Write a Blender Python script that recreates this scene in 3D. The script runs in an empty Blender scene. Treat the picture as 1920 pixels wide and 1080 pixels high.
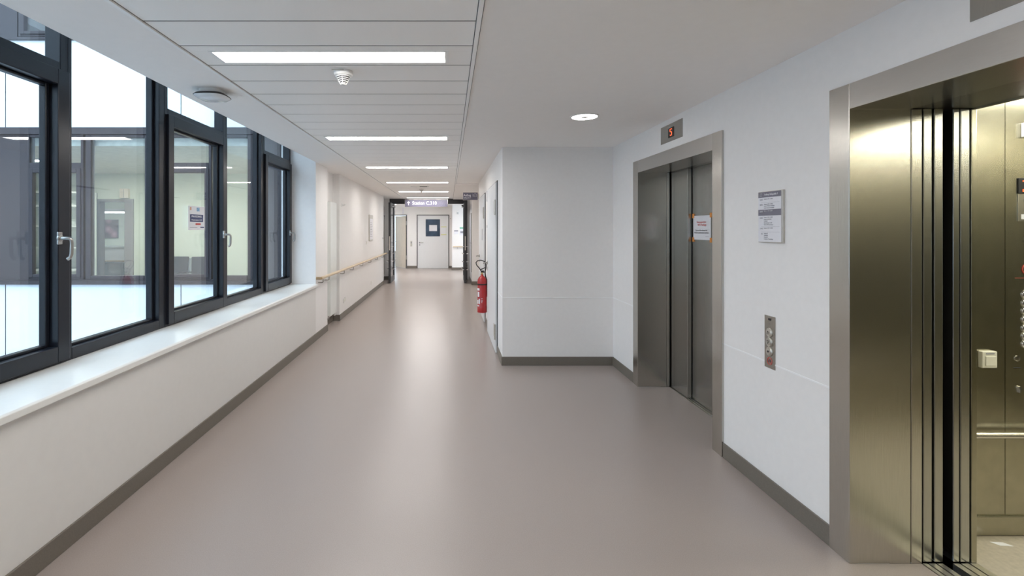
import bpy, bmesh, math
from mathutils import Vector, Matrix

# ------------------------------------------------------------------ camera, world, exposure
sc = bpy.context.scene
C = sc.collection
cam_d = bpy.data.cameras.new('camera'); cam = bpy.data.objects.new('camera', cam_d); C.objects.link(cam)
cam_d.sensor_width = 36.0; cam_d.lens = 915.0 / 1920.0 * 36.0
cam_d.shift_x = 118.0 / 1920.0; cam_d.shift_y = -110.0 / 1920.0
cam_d.clip_start = 0.05; cam_d.clip_end = 200
cam.location = (0, 0, 1.55); cam.rotation_euler = (math.pi / 2, 0, 0)
sc.camera = cam
W = bpy.data.worlds.new('sky'); sc.world = W; W.use_nodes = True
bg = W.node_tree.nodes['Background']; bg.inputs[0].default_value = (0.64, 0.83, 1.0, 1); bg.inputs[1].default_value = 3.8
sc.view_settings.view_transform = 'Standard'; sc.view_settings.look = 'None'
sc.view_settings.gamma = 1; sc.view_settings.use_curve_mapping = False
sc.view_settings.exposure = 0.33
sc.cycles.use_denoising = True
sc.cycles.max_bounces = 10; sc.cycles.diffuse_bounces = 6; sc.cycles.glossy_bounces = 5
sc.cycles.transparent_max_bounces = 16; sc.cycles.sample_clamp_indirect = 6
LAMP = 26          # ceiling strip lights
DOWN = 16.0          # round downlights
CABIN = 20.0         # elevator cabin lamp
ROOM = 95          # added lamps of the rooms across the courtyard
PI = math.pi
H = 2.4875          # ceiling height
XL = -1.86; XG = -2.21; XR = 1.87; XD = 0.608

# ------------------------------------------------------------------ materials
MATS = {}
def mat(name, col, rough=0.6, metal=0.0, noise=0.0, nscale=60.0, bump=0.0, emit=0.0, ecol=None, spec=0.5, stretch=None, aniso=0.0, coat=0.0):
    if name in MATS: return MATS[name]
    m = bpy.data.materials.new(name); m.use_nodes = True
    nt = m.node_tree; p = nt.nodes['Principled BSDF']
    p.inputs['Base Color'].default_value = (*col, 1); p.inputs['Roughness'].default_value = rough
    p.inputs['Metallic'].default_value = metal; p.inputs['Specular IOR Level'].default_value = spec
    if aniso: p.inputs['Anisotropic'].default_value = aniso
    if coat: p.inputs['Coat Weight'].default_value = coat
    tc = nt.nodes.new('ShaderNodeTexCoord'); mp = nt.nodes.new('ShaderNodeMapping')
    nt.links.new(tc.outputs['Object'], mp.inputs[0])
    if stretch: mp.inputs['Scale'].default_value = stretch
    n = nt.nodes.new('ShaderNodeTexNoise'); n.inputs['Scale'].default_value = nscale; n.inputs['Detail'].default_value = 4
    nt.links.new(mp.outputs[0], n.inputs['Vector'])
    if noise:
        r = nt.nodes.new('ShaderNodeMapRange'); r.inputs[1].default_value = 0.3; r.inputs[2].default_value = 0.7
        r.inputs[3].default_value = 1 - noise; r.inputs[4].default_value = 1 + noise
        nt.links.new(n.outputs[0], r.inputs[0])
        mx = nt.nodes.new('ShaderNodeVectorMath'); mx.operation = 'SCALE'; mx.inputs[0].default_value = col
        nt.links.new(r.outputs[0], mx.inputs['Scale']); nt.links.new(mx.outputs[0], p.inputs['Base Color'])
    if bump:
        b = nt.nodes.new('ShaderNodeBump'); b.inputs['Strength'].default_value = bump; b.inputs['Distance'].default_value = 0.002
        nt.links.new(n.outputs[0], b.inputs['Height']); nt.links.new(b.outputs[0], p.inputs['Normal'])
    if emit:
        p.inputs['Emission Color'].default_value = (*(ecol or col), 1); p.inputs['Emission Strength'].default_value = emit
    MATS[name] = m
    return m
def glass(name, tint, refl=1.0, rough=0.0, veil=0.0):
    m = bpy.data.materials.new(name); m.use_nodes = True; nt = m.node_tree; nt.nodes.clear()
    o = nt.nodes.new('ShaderNodeOutputMaterial'); t = nt.nodes.new('ShaderNodeBsdfTransparent'); t.inputs[0].default_value = (*tint, 1)
    g = nt.nodes.new('ShaderNodeBsdfGlossy'); g.inputs['Roughness'].default_value = rough; g.inputs[0].default_value = (refl, refl, refl, 1)
    f = nt.nodes.new('ShaderNodeFresnel'); 
    ge = nt.nodes.new('ShaderNodeNewGeometry'); io = nt.nodes.new('ShaderNodeMapRange'); io.inputs[3].default_value = 1.5; io.inputs[4].default_value = 1/1.5
    nt.links.new(ge.outputs['Backfacing'], io.inputs[0]); nt.links.new(io.outputs[0], f.inputs[0])     # same reflectance on both faces of the pane
    mx = nt.nodes.new('ShaderNodeMixShader')
    nt.links.new(f.outputs[0], mx.inputs[0]); nt.links.new(t.outputs[0], mx.inputs[1]); nt.links.new(g.outputs[0], mx.inputs[2])
    nt.links.new(mx.outputs[0], o.inputs[0]); MATS[name] = m
    return m
mWall = mat('wall_paint', (0.865, 0.85, 0.835), 0.62, noise=0.012, nscale=25, bump=0.12)
mWallLow = mat('parapet_greyer', (0.76, 0.745, 0.72), 0.55, noise=0.01, nscale=20)  # slightly darker and greyer than wall_paint, for the wall under the windows
mCeil = mat('ceiling_paint', (0.91, 0.89, 0.87), 0.75, noise=0.008, nscale=18)
mTile = mat('metal_ceiling_panel', (0.95, 0.94, 0.92), 0.5, noise=0.02, nscale=400, bump=0.06)
mGasketC = mat('ceiling_joint_dark', (0.13, 0.13, 0.13), 0.8)
mTrack = mat('ceiling_trim_white', (0.92, 0.92, 0.91), 0.4)
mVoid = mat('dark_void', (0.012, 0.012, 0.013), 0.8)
mFloor = mat('floor_linoleum', (0.355, 0.303, 0.275), 0.30, noise=0.08, nscale=230, bump=0.03, spec=0.45)
mBase = mat('baseboard_taupe', (0.17, 0.15, 0.125), 0.45, noise=0.08, nscale=150)
mSill = mat('sill_white', (0.82, 0.82, 0.79), 0.32, noise=0.01, nscale=30)
mFrame = mat('window_frame_anthracite', (0.009, 0.011, 0.017), 0.28, spec=0.4, noise=0.06, nscale=40)
mFac = mat('facade_frame_brown', (0.055, 0.046, 0.050), 0.5, spec=0.3, noise=0.08, nscale=30)
mFacPanel = mat('facade_white_panel', (0.90, 0.92, 0.94), 0.5, noise=0.012, nscale=12)
mGasket = mat('black_gasket', (0.01, 0.01, 0.012), 0.5)
mSteel = mat('brushed_steel', (0.56, 0.54, 0.50), 0.26, metal=1, noise=0.05, nscale=30, bump=0.10, stretch=(12, 12, 0.35), aniso=0.4)
mSteelB = mat('brushed_steel_bright', (0.62, 0.60, 0.57), 0.27, metal=1, noise=0.03, nscale=30, stretch=(0.5, 10, 10))
mSteelD = mat('steel_door_panel', (0.44, 0.435, 0.41), 0.26, metal=1, noise=0.04, nscale=30, bump=0.08, stretch=(10, 10, 0.3))
mCab = mat('cabin_steel', (0.40, 0.38, 0.30), 0.27, metal=1, noise=0.07, nscale=8, bump=0.0, stretch=(0.6, 2, 2))
mAlu = mat('aluminium', (0.62, 0.60, 0.55), 0.38, metal=1, noise=0.04, nscale=50)
mHandle = mat('satin_nickel', (0.46, 0.45, 0.43), 0.28, metal=1, noise=0.03, nscale=60)
mChrome = mat('chrome', (0.75, 0.75, 0.76), 0.15, metal=1, noise=0.02, nscale=40)
mDoor = mat('door_white', (0.76, 0.77, 0.78), 0.40, noise=0.01, nscale=20)
mDoorFr = mat('door_frame_grey', (0.10, 0.10, 0.105), 0.45, noise=0.04, nscale=50)
mDark = mat('anthracite_door_frame', (0.045, 0.046, 0.05), 0.4, metal=0.2, noise=0.05, nscale=40)
mWood = mat('beech_wood', (0.62, 0.49, 0.33), 0.42, noise=0.10, nscale=9, stretch=(6, 0.6, 6))
mWoodEnd = mat('beech_end_grain', (0.38, 0.25, 0.13), 0.5, noise=0.1, nscale=30)
mBeige = mat('beige_laminate', (0.88, 0.78, 0.65), 0.45, noise=0.05, nscale=10, stretch=(4, 4, 0.4))
mRad = mat('radiator_enamel', (0.80, 0.83, 0.80), 0.3, noise=0.01, nscale=20)
mPlast = mat('white_plastic', (0.80, 0.80, 0.78), 0.38, noise=0.01, nscale=60)
mCream = mat('cream_plastic', (0.82, 0.80, 0.68), 0.35, noise=0.01, nscale=60)
mClear = mat('clear_cover', (0.72, 0.75, 0.78), 0.12, noise=0.02, nscale=30, spec=0.8)
mBlack = mat('black_plastic', (0.015, 0.015, 0.017), 0.4)
mRed = mat('extinguisher_red', (0.40, 0.010, 0.014), 0.28, noise=0.03, nscale=20, coat=0.4)
mRub = mat('black_rubber', (0.02, 0.02, 0.02), 0.5)
mBrass = mat('brass', (0.6, 0.45, 0.2), 0.3, metal=1)
mSign = mat('sign_slate_violet', (0.11, 0.105, 0.155), 0.45, noise=0.02, nscale=40)
mSign2 = mat('directory_band_grey', (0.19, 0.185, 0.235), 0.45, noise=0.02, nscale=40)
mSignW = mat('sign_white', (0.80, 0.80, 0.84), 0.45, noise=0.01, nscale=40)
mJoint = mat('joint_white', (0.93, 0.93, 0.93), 0.4)
mInk = mat('sign_ink_grey', (0.27, 0.27, 0.31), 0.6)
mInkB = mat('print_black', (0.05, 0.05, 0.055), 0.6)
mInkR = mat('print_red', (0.62, 0.09, 0.07), 0.6)
mPaper = mat('paper', (0.80, 0.80, 0.83), 0.7, noise=0.01, nscale=30)
mTape = mat('orange_tape', (0.75, 0.30, 0.07), 0.6, noise=0.05, nscale=80)
mLed = mat('led_red', (0.8, 0.08, 0.02), 0.5, emit=1.3, ecol=(1.0, 0.13, 0.04))
mNavy = mat('print_navy', (0.055, 0.07, 0.17), 0.6)
mOrange = mat('print_orange', (0.75, 0.42, 0.3), 0.6)
mSky = mat('print_photo', (0.25, 0.42, 0.6), 0.6, noise=0.5, nscale=60)
mGreen = mat('print_green', (0.15, 0.5, 0.35), 0.6)
mYel = mat('yellow_tape', (0.72, 0.70, 0.22), 0.6)
mLamp = mat('lamp_diffuser', (0.9, 0.9, 0.9), 0.5, emit=LAMP, ecol=(1.0, 0.965, 0.93))
mDown = mat('downlight_glow', (0.9, 0.9, 0.9), 0.5, emit=DOWN, ecol=(1.0, 0.96, 0.93))
mCabL = mat('cabin_lamp', (0.9, 0.9, 0.9), 0.5, emit=CABIN, ecol=(1.0, 0.985, 0.84))
mRoomL = mat('added_room_lamp', (0.9, 0.9, 0.9), 0.5, emit=ROOM, ecol=(1.0, 1.0, 0.90))
mRoomS = mat('small_room_lamp', (0.9, 0.9, 0.9), 0.5, emit=9, ecol=(0.9, 0.96, 1.0))
mCabFloor = mat('cabin_floor_vinyl', (0.46, 0.41, 0.33), 0.5, noise=0.10, nscale=45)
mRoomW = mat('room_wall_cream', (0.74, 0.78, 0.66), 0.7, noise=0.02, nscale=8)
mRoomC = mat('room_ceiling', (0.70, 0.70, 0.62), 0.8, noise=0.10, nscale=14)
mRoomF = mat('room_floor', (0.30, 0.27, 0.25), 0.5, noise=0.05, nscale=60)
mShelf = mat('shelf_white', (0.80, 0.83, 0.78), 0.5, noise=0.01, nscale=20)
mGreyF = mat('grey_door_frame_paint', (0.30, 0.28, 0.27), 0.5, noise=0.02, nscale=20)
mChairB = mat('black_chair_fabric', (0.03, 0.03, 0.035), 0.8, noise=0.15, nscale=200)
mGlass = glass('window_glass', (0.96, 0.975, 0.985))
mGlassF = glass('facade_glass', (0.96, 0.975, 0.97))
mGlassD = glass('door_glass', (0.88, 0.9, 0.92))
mPaving = mat('courtyard_paving', (0.42, 0.43, 0.44), 0.8, noise=0.08, nscale=8)
mBlue = mat('door_window_blue', (0.045, 0.075, 0.12), 0.12, noise=0.35, nscale=3, spec=0.6)
def art_mat():
    m = bpy.data.materials.new('blossom_print'); m.use_nodes = True; nt = m.node_tree; p = nt.nodes['Principled BSDF']; p.inputs['Roughness'].default_value = 0.5
    tc = nt.nodes.new('ShaderNodeTexCoord'); v = nt.nodes.new('ShaderNodeTexVoronoi'); v.inputs['Scale'].default_value = 5
    cr = nt.nodes.new('ShaderNodeValToRGB'); e = cr.color_ramp.elements
    e[0].color = (0.62, 0.40, 0.47, 1); e[1].color = (0.17, 0.13, 0.12, 1); e[1].position = 0.6
    k = e.new(0.3); k.color = (0.42, 0.24, 0.28, 1)
    nt.links.new(tc.outputs['Object'], v.inputs['Vector']); nt.links.new(v.outputs['Distance'], cr.inputs[0]); nt.links.new(cr.outputs[0], p.inputs['Base Color'])
    return m
mArt = art_mat()

# ------------------------------------------------------------------ mesh helpers
class MB:
    def __init__(s): s.bm = bmesh.new()
    def box(s, x0, x1, y0, y1, z0, z1):
        v = [s.bm.verts.new(p) for p in ((x0,y0,z0),(x1,y0,z0),(x1,y1,z0),(x0,y1,z0),(x0,y0,z1),(x1,y0,z1),(x1,y1,z1),(x0,y1,z1))]
        for f in ((0,3,2,1),(4,5,6,7),(0,1,5,4),(1,2,6,5),(2,3,7,6),(3,0,4,7)): s.bm.faces.new([v[i] for i in f])
        return s
    def prism(s, pts, a0, a1, axis='y'):       # polygon pts (u,v) extruded along axis
        def P(u, v, a): return {'y': (u, a, v), 'x': (a, u, v), 'z': (u, v, a)}[axis]
        A = [s.bm.verts.new(P(u, v, a0)) for u, v in pts]; B = [s.bm.verts.new(P(u, v, a1)) for u, v in pts]
        n = len(pts); s.bm.faces.new(A); s.bm.faces.new(B[::-1])
        for i in range(n): s.bm.faces.new([A[i], B[i], B[(i+1) % n], A[(i+1) % n]])
        return s
    def cyl(s, c, r, h, axis='z', n=32, r2=None):
        r2 = r if r2 is None else r2
        def P(a, rr, t):
            u, v = rr*math.cos(a), rr*math.sin(a)
            return {'z': (c[0]+u, c[1]+v, c[2]+t), 'y': (c[0]+u, c[1]+t, c[2]+v), 'x': (c[0]+t, c[1]+u, c[2]+v)}[axis]
        A = [s.bm.verts.new(P(2*PI*i/n, r, 0)) for i in range(n)]; B = [s.bm.verts.new(P(2*PI*i/n, r2, h)) for i in range(n)]
        s.bm.faces.new(A); s.bm.faces.new(B[::-1])
        for i in range(n): s.bm.faces.new([A[i], B[i], B[(i+1) % n], A[(i+1) % n]])
        return s
    def lathe(s, prof, c=(0,0,0), n=40, sx=1.0, sy=1.0, power=2.0):
        rings = []
        for r, z in prof:
            ring = []
            for i in range(n):
                a = 2*PI*i/n; ca, sa = math.cos(a), math.sin(a)
                k = (abs(ca)**power + abs(sa)**power) ** (-1.0/power) if power != 2 else 1
                ring.append(s.bm.verts.new((c[0]+r*k*ca*sx, c[1]+r*k*sa*sy, c[2]+z)))
            rings.append(ring)
        for A, B in zip(rings, rings[1:]):
            for i in range(n): s.bm.faces.new([A[i], A[(i+1) % n], B[(i+1) % n], B[i]])
        s.bm.faces.new(rings[0]); s.bm.faces.new(rings[-1])
        return s
    def tube(s, pts, r, n=12):
        pts = [Vector(p) for p in pts]; rings = []
        up = Vector((0, 0, 1)); nrm = None
        for i, p in enumerate(pts):
            d = ((pts[min(i+1, len(pts)-1)] - p).normalized() + (p - pts[max(i-1, 0)]).normalized()).normalized()
            if nrm is None:
                nrm = d.cross(up if abs(d.z) < 0.9 else Vector((1, 0, 0))).normalized()
            else:
                nrm = (nrm - d * nrm.dot(d)).normalized()
            b = d.cross(nrm)
            rings.append([s.bm.verts.new(p + r*(math.cos(2*PI*k/n)*nrm + math.sin(2*PI*k/n)*b)) for k in range(n)])
        for A, B in zip(rings, rings[1:]):
            for i in range(n): s.bm.faces.new([A[i], A[(i+1) % n], B[(i+1) % n], B[i]])
        s.bm.faces.new(rings[0]); s.bm.faces.new(rings[-1][::-1])
        return s
    def build(s, name, m, parent=None, bevel=0.0, smooth=False, seg=2):
        bmesh.ops.recalc_face_normals(s.bm, faces=s.bm.faces)
        me = bpy.data.meshes.new(name); s.bm.to_mesh(me); s.bm.free(); me.materials.append(m)
        if smooth:
            for p in me.polygons: p.use_smooth = True
            try: me.set_sharp_from_angle(angle=math.radians(38))
            except Exception: pass
        o = bpy.data.objects.new(name, me); C.objects.link(o)
        if parent: o.parent = parent
        if bevel:
            b = o.modifiers.new('bevel', 'BEVEL'); b.width = bevel; b.segments = seg; b.limit_method = 'ANGLE'
        return o
def B(name, m, parent, x0, x1, y0, y1, z0, z1, bevel=0.0):
    return MB().box(x0, x1, y0, y1, z0, z1).build(name, m, parent, bevel)
def empty(name, loc=(0,0,0), rz=0.0):
    o = bpy.data.objects.new(name, None); C.objects.link(o); o.location = loc; o.rotation_euler = (0, 0, rz); o.empty_display_size = 0.1
    return o
def tag(o, label, cat, group=None):
    o['label'] = label; o['category'] = cat
    if group: o['group'] = group
    return o
def thing(name, loc, rz, label, cat, group=None): return tag(empty(name, loc, rz), label, cat, group)
def struct(o): o['kind'] = 'structure'; return o
def copy_tree(o, parent=None):
    c = o.copy(); C.objects.link(c); c.parent = parent
    for ch in list(o.children): copy_tree(ch, c)
    return c
def text(body, size, loc, m, parent, name='lettering', align='LEFT', xs=1.0, rot=(PI/2, 0, 0), bold=0.0, ext=0.0006):
    cu = bpy.data.curves.new(name, 'FONT'); cu.body = body; cu.size = size; cu.align_x = align; cu.align_y = 'BOTTOM_BASELINE' if False else 'CENTER'
    cu.extrude = ext; cu.offset = bold; cu.resolution_u = 3
    t = bpy.data.objects.new(name, cu); C.objects.link(t)
    dg = bpy.context.evaluated_depsgraph_get(); dg.update()
    me = bpy.data.meshes.new_from_object(t.evaluated_get(dg))
    bpy.data.objects.remove(t); me.name = name
    me.transform(Matrix.Translation(loc) @ Matrix.Rotation(rot[0], 4, 'X') @ Matrix.Diagonal((xs, 1, 1, 1)))
    me.materials.clear(); me.materials.append(m)
    o = bpy.data.objects.new(name, me); C.objects.link(o); o.parent = parent
    return o
RW = -PI/2     # mounted on a wall facing -X (right side): local x runs toward -Y, local -y points out
LW = PI/2      # mounted on a wall facing +X (left side)

# ------------------------------------------------------------------ structure: floor, walls, ceilings
YB = -4.0
f = MB(); f.box(XL, 1.87, YB, 15.3, -0.2, 0); f.box(1.87, 2.19, 0.90, 2.263, -0.2, 0); f.box(1.87, 2.17, 3.443, 4.80, -0.2, 0)
f.box(-2.1, XL, 7.3, 15.3, -0.2, 0); f.box(-3.3, 3.0, 15.3, 19.4, -0.2, 0); f.box(-4.2, -1.2, 19.4, 24, -0.2, 0)
floor = struct(f.build('floor', mFloor))
# left wall
w = MB()
w.box(-2.34, XL, 6.81, 7.46, -0.2, 3.0)                # pier after the windows
w.box(-2.10, -1.975, 7.46, 8.286, -0.2, 3.0)           # niche back
w.box(-2.10, XL, 8.286, 13.88, -0.2, 3.0)
w.box(-2.10, -2.0, 13.88, 15.05, -0.2, 3.0)
w.box(-2.10, -1.83, 15.05, 15.3, -0.2, 3.0)
w.box(-3.3, -2.1, 15.2, 15.3, -0.2, 3.0)
w.box(-3.3, -3.2, 15.3, 19.4, -0.2, 3.0)
w.box(-2.34, -1.86, YB-0.1, YB+0.3, 0.74, 3.0)
struct(w.build('wall_left', mWall))
struct(B('wall_parapet', mWallLow, None, -2.34, XL, YB, 6.81, -0.2, 0.74))
# right corridor wall with two door openings (near 6.08-7.42, far 8.10-9.32)
w = MB()
w.box(XD, XD+0.1, 5.66, 6.08, -0.2, 3.0); w.box(XD, XD+0.1, 7.42, 8.10, -0.2, 3.0); w.box(XD, XD+0.1, 9.32, 9.97, -0.2, 3.0)
w.box(XD, XD+0.1, 6.08, 7.42, 2.16, 3.0); w.box(XD, XD+0.1, 8.10, 9.32, 2.16, 3.0)
w.box(XD+0.1, 1.05, 9.87, 9.97, -0.2, 3.0); w.box(0.95, 1.05, 9.97, 13.6, -0.2, 3.0)
w.box(0.639, 1.05, 13.6, 15.3, -0.2, 3.0); w.box(0.56, 0.639, 15.05, 15.3, -0.2, 3.0)
w.box(XD+0.04, XD+0.12, 6.08, 7.42, -0.2, 2.16); w.box(XD+0.04, XD+0.12, 8.10, 9.32, -0.2, 2.16)  # backing boxes added behind both doors to stop light leaking
struct(w.build('wall_right', mWall))
# recess back wall
struct(B('wall_recess', mWall, None, XD, 2.13, 5.56, 5.66, -0.2, 3.0))
# lobby wall with the two lift openings
w = MB()
w.box(XR, 2.13, YB, 0.80, -0.2, 3.0); w.box(XR, 2.13, 2.36, 3.33, -0.2, 3.0); w.box(XR, 2.13, 4.91, 5.56, -0.2, 3.0)
w.box(XR, 2.13, 0.80, 2.36, 2.215, 3.0); w.box(XR, 2.13, 3.33, 4.91, 2.215, 3.0)
struct(w.build('wall_lobby', mWall))
struct(B('wall_rear', mWall, None, -2.34, 2.13, YB-0.1, YB, -0.2, 3.0))
# end zone walls
w = MB()
w.box(-3.3, -2.72, 19.4, 19.5, -0.2, 3.0); w.box(-1.67, -1.283, 19.4, 19.5, -0.2, 3.0); w.box(0.005, 0.118, 19.4, 19.5, -0.2, 3.0)
w.box(-2.72, -1.67, 19.4, 19.5, 2.131, 3.0); w.box(-1.283, 0.005, 19.4, 19.5, 2.131, 3.0)
w.box(0.118, 3.0, 18.6, 19.5, -0.2, 3.0); w.box(2.9, 3.0, 15.3, 16.0, -0.2, 3.0); w.box(2.9, 3.0, 16.0, 18.4, -0.2, 0.6); w.box(2.9, 3.0, 16.0, 18.4, 2.3, 3.0); w.box(2.9, 3.0, 18.4, 18.6, -0.2, 3.0); w.box(-1.283, 0.118, 19.45, 19.6, -0.2, 3.0); w.box(1.05, 3.0, 15.2, 15.3, -0.2, 3.0)  # side opening added to let daylight in; backing box stops leaks at door
struct(w.build('wall_end', mWall))
# day-lit room behind the open door
w = MB()
w.box(-4.3, -4.2, 19.4, 24, -0.2, 3.0); w.box(-1.2, -1.1, 19.5, 24, -0.2, 3.0); w.box(-4.2, -3.3, 19.4, 19.5, -0.2, 3.0)
w.box(-4.2, -1.2, 23.9, 24, -0.2, 0.5); w.box(-4.2, -1.2, 23.9, 24, 2.4, 3.0); w.box(-1.5, -1.2, 23.9, 24, 0.5, 2.4)
struct(w.build('wall_day_room', mWall))
# shaft enclosure behind the lift doors
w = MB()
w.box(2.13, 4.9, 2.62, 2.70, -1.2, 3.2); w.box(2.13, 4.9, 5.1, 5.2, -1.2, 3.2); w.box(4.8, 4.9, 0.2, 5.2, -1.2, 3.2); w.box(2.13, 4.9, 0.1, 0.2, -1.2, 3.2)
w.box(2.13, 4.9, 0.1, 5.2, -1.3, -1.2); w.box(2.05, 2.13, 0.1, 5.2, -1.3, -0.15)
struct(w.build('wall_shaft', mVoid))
# building slab above everything
w = MB(); w.box(-2.5, 5.0, YB-0.2, 24.2, 3.02, 3.3); w.box(-4.4, -2.5, 15.0, 24.2, 3.02, 3.3)
struct(w.build('ceiling_slab', mCeil))

# ceiling
PX0, PX1 = -1.379, 0.124
LY0, STEP, NLT = 2.654, 2.372, 8
lights_y = [LY0 + STEP*i for i in range(-2, 6)]
g = MB()
g.box(XL, PX0, YB, 7.46, H, H+0.05); g.box(-2.1, PX0, 7.46, 15.3, H, H+0.05); g.box(XL, XL+0.04, YB, 6.81, H+0.05, 3.02)
g.box(PX1, XR, YB, 5.56, H, H+0.05); g.box(PX1, XD, 5.56, 9.97, H, H+0.05); g.box(PX1, 1.0, 9.97, 15.3, H-0.02, H+0.05)
g.box(-3.3, 3.0, 15.3, 19.5, H, H+0.05); g.box(-4.2, -1.2, 19.5, 23.9, H, H+0.05)
ceil = struct(g.build('ceiling', mCeil))
# panel field: planks across the corridor, with cut-outs for the lights
g = MB(); pitch = STEP/8; gap = 0.010
y = LY0 - 0.012 - pitch/2 - 16*pitch
k = -16
rec = {}
while y < 15.25:
    a, b = y + gap/2, min(y + pitch - gap/2, 15.28)
    x0, x1 = PX0+0.004, PX1-0.004
    if k % 8 == 0 and (k//8) in range(-2, 6):
        ly = LY0 + STEP*(k//8); h0, h1 = ly-0.084, ly+0.084; l0, l1 = -1.262, -0.010
        for q in ((x0, x1, a, h0), (x0, x1, h1, b), (x0, l0, h0, h1), (l1, x1, h0, h1)): g.box(q[0], q[1], q[2], q[3], H, H+0.02)
    else: g.box(x0, x1, a, b, H, H+0.02)
    y += pitch; k += 1
g.build('panel_field', mTile, ceil, bevel=0.0008)
g = MB(); g.box(PX0-0.02, PX0, YB, 15.28, H-0.009, H+0.004); g.box(PX1, PX1+0.02, YB, 15.28, H-0.009, H+0.004)

g.build('edge_trim', mTrack, ceil)
g = MB(); g.box(PX0-0.0235, PX0-0.02, YB, 15.28, H-0.001, H+0.002); g.box(PX0, PX0+0.004, YB, 15.28, H+0.001, H+0.004); g.box(PX1-0.004, PX1, YB, 15.28, H+0.001, H+0.004); g.box(PX1+0.02, PX1+0.024, YB, 15.28, H-0.001, H+0.002); g.build('edge_joint', mGasketC, ceil)
g = MB(); yy = LY0 - 0.012 - pitch/2 - 16*pitch
while yy < 15.3:
    g.box(PX0, PX1, yy-gap/2-0.001, yy+gap/2+0.001, H+0.0015, H+0.006); yy += pitch
g.build('joint_strip', mGasketC, ceil)
B('void_backing', mVoid, ceil, PX0, PX1, YB, 15.28, H+0.105, H+0.12)

# baseboards
t = 0.012; bh = 0.10
def bb(name, boxes):
    m_ = MB()
    for q in boxes: m_.box(*q, 0, bh)
    return struct(m_.build(name, mBase, None, bevel=0.003))
bb('baseboard_left', [(XL, XL+t, YB, 7.46), (-1.975, -1.975+t, 7.46, 8.286), (-1.975+t, XL, 8.286-t, 8.286), (XL, XL+t, 8.286-t, 13.88), (-2.0, -2.0+t, 13.88, 15.05), (-2.0, -1.83, 15.05-t, 15.05), (-1.975+t, XL, 7.46, 7.46+t)])
bb('baseboard_right', [(XD-t, XD, 5.56, 6.08), (XD-t, XD, 7.42, 8.10), (XD-t, XD, 9.32, 9.97), (0.95-t, 0.95, 9.98, 13.6), (0.639-t, 0.95, 13.6-t, 13.6), (0.639-t, 0.639, 13.6, 15.04)])
bb('baseboard_recess', [(XD-t, XR-t, 5.56-t, 5.56)])
bb('baseboard_lobby', [(XR-t, XR, YB, 0.79), (XR-t, XR, 2.373, 3.317), (XR-t, XR, 4.93, 5.56)])
bb('baseboard_end', [(-1.67, -1.283, 19.4-t, 19.4), (0.005, 0.118, 19.4-t, 19.4), (0.118, 2.9, 18.6-t, 18.6), (0.118-t, 0.118, 18.6, 19.39)])
# fine joint strips of the wall covering
g = MB(); g.box(XR-0.003, XR, 2.373, 3.317, 0.767, 0.775); g.box(XR-0.003, XR, 4.93, 5.56, 0.767, 0.775); g.box(XD, XR-0.003, 5.557, 5.56, 0.767, 0.775)
g.box(XD-0.003, XD, 5.56, 6.07, 0.767, 0.775)
struct(g.build('trim_1', mJoint))
# window sill
sill = struct(MB().prism([(-2.30, 0.742), (-1.84, 0.742), (-1.828, 0.748), (-1.828, 0.779), (-1.838, 0.787), (-2.30, 0.787)], YB, 6.808, 'y').build('trim_2', mSill, None, bevel=0.003))

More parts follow.
